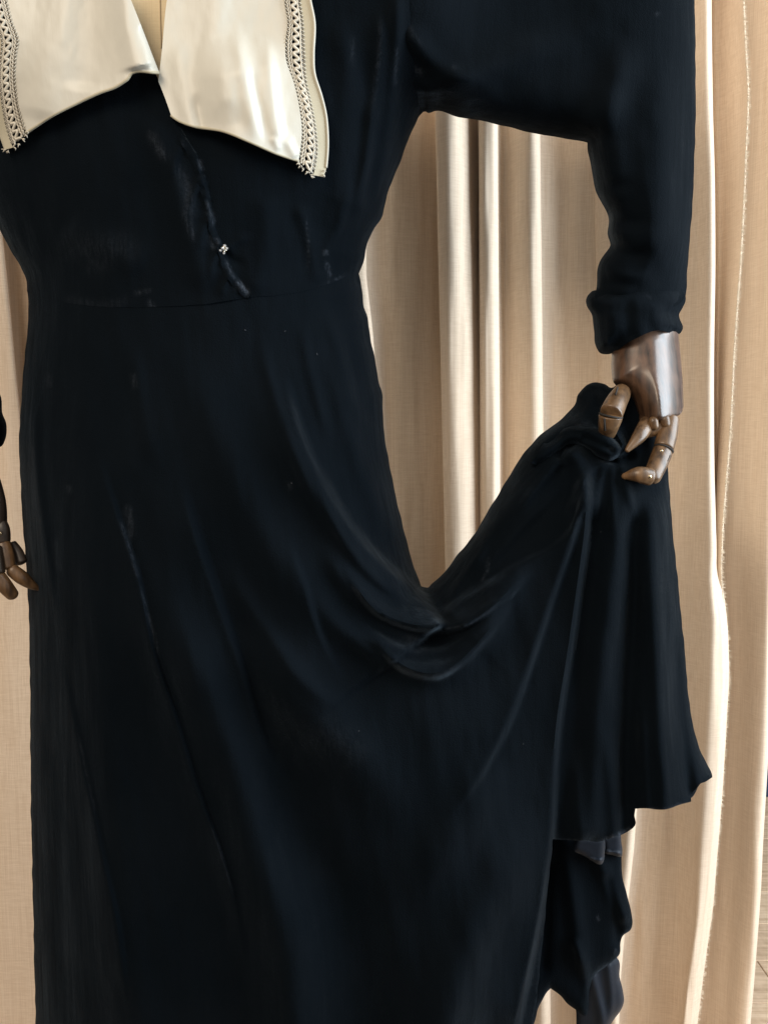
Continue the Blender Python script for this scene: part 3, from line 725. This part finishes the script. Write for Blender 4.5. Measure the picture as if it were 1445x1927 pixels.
def lap_fn(folds, lift=0.0):
    return lambda q: lap_base(q) + fold_field(q, folds) + lift + (0.0006 * vnoise(q[:, 0] + 0.2 * q[:, 1], q[:, 1], 61, 28, 90) + 0.0002 * vnoise(q[:, 0], q[:, 1], 62, 10, 22)) * (1 if folds else 0.3)
inR = [(533, -60), (535, 0), (541, 40), (537, 80), (539, 115), (553, 155), (563, 200), (568, 250), (562, 302)]
outR = [(562, -60), (565, 0), (570, 40), (573, 100), (576, 150), (587, 200), (594, 240), (597, 285), (590, 328)]
edR = [(572, -60), (584, 0), (592, 45), (590, 100), (592, 138), (605, 180), (614, 220), (617, 270), (614, 315), (608, 332)]
lapR = sheet('lapel', [(330, -60, 1)] + [(533, -60, 1)] + inR[1:-1] + [(562, 302, 1), (520, 288), (470, 266), (420, 246), (370, 238), (338, 227), (322, 216, 1), (310, 182), (298, 152, 1), (305, 90), (314, 0)], lap_fn(lapR_folds), M_SATIN, dress)
sheet('lapel_border', [(562, -60, 1), (572, -60, 1)] + edR[1:-1] + [(608, 332, 1), (590, 329, 1)] + outR[::-1][1:-1], lap_fn([]), M_BORDER, lapR, 4)
inL = [(-2, -60), (12, 0), (22, 40), (34, 72), (30, 100), (28, 150), (35, 200), (42, 228), (50, 247)]
outL = [(-30, -60), (-18, 0), (-8, 40), (2, 75), (0, 110), (-2, 150), (4, 200), (12, 240), (24, 277)]
edL = [(-44, -60), (-34, 0), (-24, 40), (-14, 75), (-16, 110), (-18, 150), (-12, 200), (-4, 245), (8, 281)]
lapL = sheet('lapel', [(222, -60, 1), (247, 0), (270, 58), (289, 108), (300, 136, 1), (285, 134), (262, 132), (246, 136), (239, 147), (215, 163), (187, 173), (150, 190), (100, 215), (66, 237), (50, 248, 1)] + inL[::-1][1:-1] + [(-2, -60, 1)], lap_fn(lapL_folds), M_SATIN, dress)
sheet('lapel_border', [(-30, -60, 1)] + outL[1:-1] + [(24, 277, 1), (8, 281, 1)] + edL[::-1][1:-1] + [(-44, -60, 1)], lap_fn([]), M_BORDER, lapL, 4)
def cord(poly2, r_px, fn, lift, seg=6):
    q = np.array(poly2)
    Fv = fn(q) + np.asarray(lift)
    pts = P(q[:, 0], q[:, 1], -Fv)
    return tube(pts.tolist(), [r_px / PXM] * len(q), seg)
def lace(inn, out, lap, fn):
    a = smooth_poly(inn, n=6); b = smooth_poly(out, n=6)
    def res(c, n):
        L = np.concatenate([[0], np.cumsum(np.linalg.norm(np.diff(c, axis=0), axis=1))]); t = np.linspace(0, L[-1], n)
        return np.stack([np.interp(t, L, c[:, 0]), np.interp(t, L, c[:, 1])], 1), L[-1]
    n = 520
    a, La = res(a, n); b, Lb = res(b, n)
    s = np.linspace(0, La, n)
    at = lambda u: a + (b - a) * np.asarray(u)[:, None]
    lam = 14.5
    ph = 2 * math.pi * s / lam
    one = np.ones(n)
    cs = []
    cs.append(cord(at(0.56 + 0.13 * np.sin(ph)), 2.0, fn, 0.0014 + 0 * one))
    cs.append(cord(at(0.80 + 0.02 * np.sin(ph * 2)), 1.3, fn, 0.001)); cs.append(cord(at(0.31 + 0.02 * np.sin(ph * 2)), 1.1, fn, 0.001))
    cs.append(cord(at(0.17 + 0.035 * np.sin(ph * 2)), 1.0, fn, 0.001))
    v, f = join(cs)
    mesh_obj('braid_cord', v, f, M_LACE, lap)
    # net backing with open holes
    nu = 17
    us = np.linspace(0, 1, nu)
    gridp = np.stack([at(u * one) for u in us], 1)
    V = P(gridp[..., 0].ravel(), gridp[..., 1].ravel(), -(fn(gridp.reshape(-1, 2)) - 0.0006))
    Fc = []
    for i in range(n - 1):
        for j in range(nu - 1):
            uc = (us[j] + us[j + 1]) / 2
            h1 = (s[i] / lam) % 1.0
            if abs(uc - 0.70) < 0.09 and abs(h1 - 0.75) < 0.2: continue
            if abs(uc - 0.42) < 0.09 and abs(h1 - 0.25) < 0.2: continue
            if abs(uc - 0.24) < 0.045 and (s[i] / 7.2) % 1.0 < 0.35: continue
            if (abs(uc - 0.06) < 0.05 or abs(uc - 0.93) < 0.05) and (s[i] / 7.2) % 1.0 < 0.5: continue
            Fc.append((i * nu + j, i * nu + j + 1, (i + 1) * nu + j + 1, (i + 1) * nu + j))
    mesh_obj('lace_net', V, Fc, M_NET, lap, False)
    # picot stitches on both edges
    st = []
    for k in range(int(La / 7.2)):
        i = int((k + 0.3) * 7.2 / La * (n - 1)); j = min(n - 1, i + 3)
        for u0, u1 in ((-0.04, 0.12), (0.88, 1.04)):
            p0 = a[i] + (b[i] - a[i]) * u0; p1 = a[j] + (b[j] - a[j]) * u1
            st.append(cord([p0, (p0 + p1) / 2, p1], 0.75, fn, np.array([0.0008, 0.0016, 0.0008]), 4))
    v, f = join(st)
    mesh_obj('edge_stitches', v, f, M_LACE, lap)
lace(inR, outR, lapR, lap_fn([]))
lace(inL, outL, lapL, lap_fn([]))
def piping(pts, r_px, fn, lap, mat=M_SATIN, lift=0.0008):
    v, f = cord(smooth_poly(pts, n=5), r_px, fn, lift, 8)
    return mesh_obj('piping', v, f, mat, lap)
piping(edR[:-1], 1.8, lap_fn([]), lapR)
piping([(562, 302), (520, 288), (470, 266), (420, 246), (370, 238), (338, 227), (322, 216)], 2.2, lap_fn(lapR_folds), lapR, M_BORDER, -0.001)
piping(edL[:-1], 1.8, lap_fn([]), lapL)
piping([(299, 136), (285, 135), (262, 133), (247, 137), (240, 148), (215, 164), (187, 174), (150, 191), (100, 216), (66, 238), (50, 249)], 2.2, lap_fn(lapL_folds), lapL, M_BORDER, -0.001)
# loose threads at the cut lace ends
for lap, spots in ((lapR, [(562, 304), (566, 310), (572, 316), (578, 322), (586, 328), (590, 332), (612, 320), (610, 328)]), (lapL, [(52, 246), (48, 252), (42, 260), (34, 270), (26, 276), (8, 280), (16, 282)])):
    parts = []
    for (sx, sy) in spots:
        for k in range(4):
            p0 = np.array([sx, sy], float); dq = np.array([random.uniform(-5, 5), random.uniform(-1, 7)])
            parts.append(cord([p0, p0 + dq * 0.5 + np.array([random.uniform(-2, 2), 0]), p0 + dq], 0.8, lap_fn([]), np.array([0.0, 0.003, 0.002]), 4))
    v, f = join(parts)
    tag(mesh_obj('loose_threads', v, f, M_LACE, lap), kind='stuff')

# ------------------------------------------------------------------ rhinestone clasp on the wrap front
def ico(center, r, sub=1, squash=1.0):
    bm = bmesh.new(); bmesh.ops.create_icosphere(bm, subdivisions=sub, radius=r)
    v = [Vector((a.co.x, a.co.y * squash, a.co.z)) + center for a in bm.verts]
    f = [tuple(x.index for x in fc.verts) for fc in bm.faces]; bm.free(); return v, f
def bfront(px, py): return float(bodice_front(np.array([[px, py]], float))[0])
bz = []
cv, cf = ico(PV(421, 468, bfront(421, 468) + 0.0015), 5.5 / PXM, 2, 0.35)
setting = mesh_obj('clasp', cv, cf, M_BRASS, dress)
for (px, py, r_) in ((423, 462, 2.9), (427, 467, 2.6), (419, 467, 2.9), (415, 471, 2.5), (421, 476, 2.8), (423, 470, 2.2)):
    mesh_obj('rhinestone', *ico(PV(px, py, bfront(px, py) + 0.004), r_ / PXM, 1), M_STONE, setting, False)
def torn(q):
    return bodice_front(q) + 0.0011 + 0.0010 * vnoise(q[:, 0], q[:, 1], 77, 8, 11)
edge_spots = [([(372, 296), (381, 322)], 3, .5), ([(388, 372), (397, 402), (401, 430)], 3, .32), ([(405, 446), (412, 460)], 4, .3), ([(424, 486), (432, 508), (446, 528)], 3, .3), ([(444, 526), (458, 541), (468, 556)], 5, .6), ([(340, 262), (350, 280)], 4, .12)]
relief('front_edge', [(328, 222, 1), (350, 256), (371, 290), (382, 318), (394, 352), (400, 400), (410, 436), (420, 462), (431, 490), (448, 518), (471, 556, 1), (463, 561), (441, 541), (425, 516), (415, 491), (408, 467), (396, 438), (389, 402), (377, 352), (364, 314), (345, 275), (322, 232)], torn, lambda q: torn(q) - 0.003, M_VELVET, dress, 3.2, wear_sheen=lambda q: stroke_field(q, edge_spots), rough=1.4)
# lint caught on the pile
parts = []
def sfront(qs): return skirt_front(np.array(qs, float))
lint = [(548, 908), (537, 622), (596, 664), (460, 620), (985, 1400), (676, 1375), (716, 1050), (1130, 1000)]
fl = sfront(lint)
for (lx, ly), f_ in zip(lint, fl):
    p0 = PV(lx, ly, f_ + 0.0006); p1 = PV(lx + random.uniform(-3, 3), ly + random.uniform(1, 4), f_ + 0.0008)
    parts.append(tube([p0, p1], [0.0002, 0.0002], 4))
v, f = join(parts)
tag(mesh_obj('lint', v, f, plain('lint_fibre', (0.10, 0.11, 0.13), 0.9), dress), kind='stuff')

# ------------------------------------------------------------------ mannequin
man = empty('mannequin', (0, 0.0, 0.0))
tag(man, 'display mannequin with linen chest and jointed brown wooden hands wearing the black dress', 'mannequin')
relief('torso', [(200, -160, 1), (420, -160, 1), (332, 140), (312, 182), (300, 182), (252, 110)], lambda q: body(q) - 0.0025, lambda q: -0.5 * body(q), M_LINEN, man, 9)
sm_pts = smooth_poly([(300, -150), (301, -60), (302, 30), (304, 90)], n=10)
v, f = cord(sm_pts, 0.9, lambda q: body(q) - 0.0025, 0.0004, 5)
mesh_obj('chest_seam', v, f, plain('seam_thread', (0.42, 0.32, 0.2), 0.9), man)

HF = 0.030   # the right hand stands this far in front of the dress axis
palm_ol = [(1152, 600, 1), (1276, 600, 1), (1278, 640), (1281, 670), (1284, 710), (1286, 755), (1285, 770), (1279, 780), (1262, 787), (1243, 793), (1222, 794), (1206, 791), (1199, 782), (1195, 766), (1190, 750), (1181, 738), (1168, 729), (1157, 723), (1152, 712), (1150, 690), (1151, 660)]
PR1 = smooth_poly(palm_ol[1:7], n=6); PR3 = smooth_poly(palm_ol[6:13], n=6); PR2 = smooth_poly(palm_ol[12:] + [palm_ol[0]], n=6)
def palm_front(q):
    p, _ = pillow(q, [PR1, PR2], 64)
    p3, _ = pillow(q, [PR3], 12)
    s = sstep(560, 800, q[:, 1])
    return 0.006 + 0.020 * s + (0.031 + 0.007 * s) * p * (0.7 + 0.3 * p3) + fold_field(q, [dict(k='r', p=[(1238, 625), (1240, 700), (1246, 790)], a=0.0022, w=20, ends=(.1, 0))]) * p
def palm_back(q):
    p, _ = pillow(q, [PR1, PR2, PR3], 66)
    return 0.004 + 0.018 * sstep(630, 725, q[:, 1]) - 0.012 * p
hand = relief('wooden_hand', palm_ol, palm_front, palm_back, M_PALM, man, 4)
hand['label'] = 'wooden hand gripping the lifted skirt'
def seg_obj(name, pts, radii, parent, mat=M_WOOD, flat=0.85, res=7, seg=14, ends=(0.35, 0.35)):
    """finger segment through (px, py, forward) points with rounded ends"""
    P3 = [PV(*p) for p in pts]
    c = np.array([list(p) + [r_ / PXM] for p, r_ in zip(P3, radii)])
    sp = smooth_poly3(c, res)
    path = [Vector(x[:3]) for x in sp]; rad = [x[3] for x in sp]
    t0 = (path[0] - path[1]).normalized(); t1 = (path[-1] - path[-2]).normalized()
    pre, pr_r, post, po_r = [], [], [], []
    for a in (80, 60, 40, 20):
        pre.append(path[0] + t0 * rad[0] * ends[0] * math.sin(R(a))); pr_r.append(rad[0] * math.cos(R(a)))
    for a in (20, 40, 60, 80):
        post.append(path[-1] + t1 * rad[-1] * ends[1] * math.sin(R(a))); po_r.append(rad[-1] * math.cos(R(a)))
    v, f = tube(pre + path + post, pr_r + rad + po_r, seg, flat)
    return mesh_obj(name, v, f, mat, parent)
def pin(px, py, Fw, parent, r_=3.4):
    c0 = PV(px, py, Fw)
    v, f = tube([c0, c0 + Vector((0, -0.0012, 0))], [r_ / PXM, r_ / PXM * 0.8], 10)
    mesh_obj('pin', v, f, M_BRASS, parent)
    v, f = tube([c0 + Vector((0, -0.0011, 0)), c0 + Vector((0, -0.0016, 0))], [r_ * .4 / PXM, r_ * .35 / PXM], 8)
    mesh_obj('pin', v, f, M_GAP, parent)
sF = lambda x, y: float(skirt_front(np.array([[x, y]], float))[0])
# thumb: two segments, the second slipping behind the gathered velvet
f1 = 0.075
seg_obj('thumb_segment', [(1172, 737, HF + .012), (1160, 757, f1 - .012), (1150, 778, f1)], [16, 19, 20], hand, ends=(.3, .15))
seg_obj('thumb_tip', [(1149, 783, f1), (1146, 800, f1 - .004), (1141, 823, f1 - .018)], [20.5, 18, 13], hand, ends=(.2, .7))
v, f = tube([PV(1149.5, 780.5, f1 + .0004), PV(1149, 782.5, f1 + .0002)], [20.6 / PXM, 20.6 / PXM], 16, 0.87); mesh_obj('joint_line', v, f, M_GAP, hand)
v, f = tube([PV(1162, 729, HF + .030), PV(1158, 742, f1 + .0085)], [1.6 / PXM, 1.6 / PXM], 6); mesh_obj('slot', v, f, M_GAP, hand)
v, f = tube([PV(1137, 788, f1 + .0075), PV(1138, 810, f1 + .0035)], [1.8 / PXM, 1.8 / PXM], 6); mesh_obj('slot', v, f, M_GAP, hand)
# index and middle fingers bend in behind the cloth
seg_obj('finger_segment', [(1218, 797, .050), (1203, 820, .062), (1180, 847, .068)], [15, 12.5, 4.5], hand, ends=(.5, .8))
seg_obj('finger_knuckle', [(1229, 793, .058), (1231, 801, .058)], [9, 8], hand, flat=1, ends=(1, 1))
seg_obj('finger_segment', [(1248, 792, .048), (1238, 806, .052), (1214, 818, .052)], [13, 12, 7], hand, ends=(.5, .8))
seg_obj('finger_knuckle', [(1250, 789, .056), (1252, 797, .056)], [9.5, 8.5], hand, flat=1, ends=(1, 1))
# little finger with three segments
f3 = HF + .018
seg_obj('finger_segment', [(1262, 786, .048), (1256, 815, .054), (1249, 842, .060)], [15, 17.5, 17.5], hand, ends=(.2, .12))
seg_obj('finger_segment', [(1247, 849, .0615), (1238, 872, .068), (1227, 896, .075)], [17.5, 17, 15.5], hand, ends=(.12, .8))
seg_obj('fingertip', [(1222, 897, .077), (1200, 893, .079), (1176, 896, .074)], [15.5, 13.5, 6], hand, ends=(.5, 1.0))
seg_obj('fingertip', [(1207, 898, .068), (1203, 907, .067)], [7, 3], hand, ends=(.5, 1.0))
v, f = tube([PV(1248.8, 844, .0605), PV(1248, 846.5, .061)], [17.9 / PXM, 17.9 / PXM], 16, 0.87); mesh_obj('joint_line', v, f, M_GAP, hand)
pin(1244, 849, .0615 + .0076, hand); pin(1222, 897, .077 + .0066, hand, 4)
v, f = tube([PV(1272, 790, .054), PV(1270, 804, .057)], [1.3 / PXM] * 2, 6); mesh_obj('slot', v, f, M_GAP, hand)
v, f = tube([PV(1260, 857, .069), PV(1255, 868, .072)], [1.3 / PXM] * 2, 6); mesh_obj('slot', v, f, M_GAP, hand)
v, f = tube([PV(1243, 665, .067), PV(1247, 658, .067)], [0.8 / PXM] * 2, 5)

# left hand: palm mostly beyond the frame, fingers reaching in front of the skirt
LF = 0.055
lh = seg_obj('wooden_hand', [(-60, 830, LF - .02), (-48, 890, LF - .01), (-34, 950, LF), (-26, 1005, LF)], [34, 40, 42, 36], man, M_DARKWOOD, 0.55, ends=(.2, .2))
lh['label'] = 'wooden hand hanging at the left of the skirt'
seg_obj('finger_knuckle', [(-4, 972, LF), (4, 995, LF + .002), (8, 1018, LF + .002)], [9, 13, 11], lh, M_DARKWOOD, 0.8)
seg_obj('finger_segment', [(4, 1024, LF + .004), (10, 1045, LF + .006), (14, 1068, LF + .008)], [15, 15.5, 14], lh, ends=(.1, .3))
seg_obj('finger_segment', [(22, 1024, LF - .008), (32, 1040, LF - .006), (40, 1058, LF - .004)], [9, 11, 11], lh, M_DARKWOOD, ends=(.3, .4))
seg_obj('fingertip', [(24, 1074, LF + .008), (42, 1088, LF + .006), (58, 1100, LF + .002), (72, 1108, LF - .002)], [12, 12.5, 9, 4], lh, ends=(.8, 1.2))
seg_obj('finger_segment', [(-12, 1030, LF + .014), (-8, 1055, LF + .016), (-4, 1078, LF + .017)], [13, 13.5, 13], lh, M_DARKWOOD, ends=(.2, .2))
seg_obj('fingertip', [(-4, 1086, LF + .017), (10, 1104, LF + .016), (22, 1118, LF + .013)], [14, 13.5, 11.5], lh, ends=(.4, .9))
pin(1, 1004, LF + .0125, lh, 3.5)
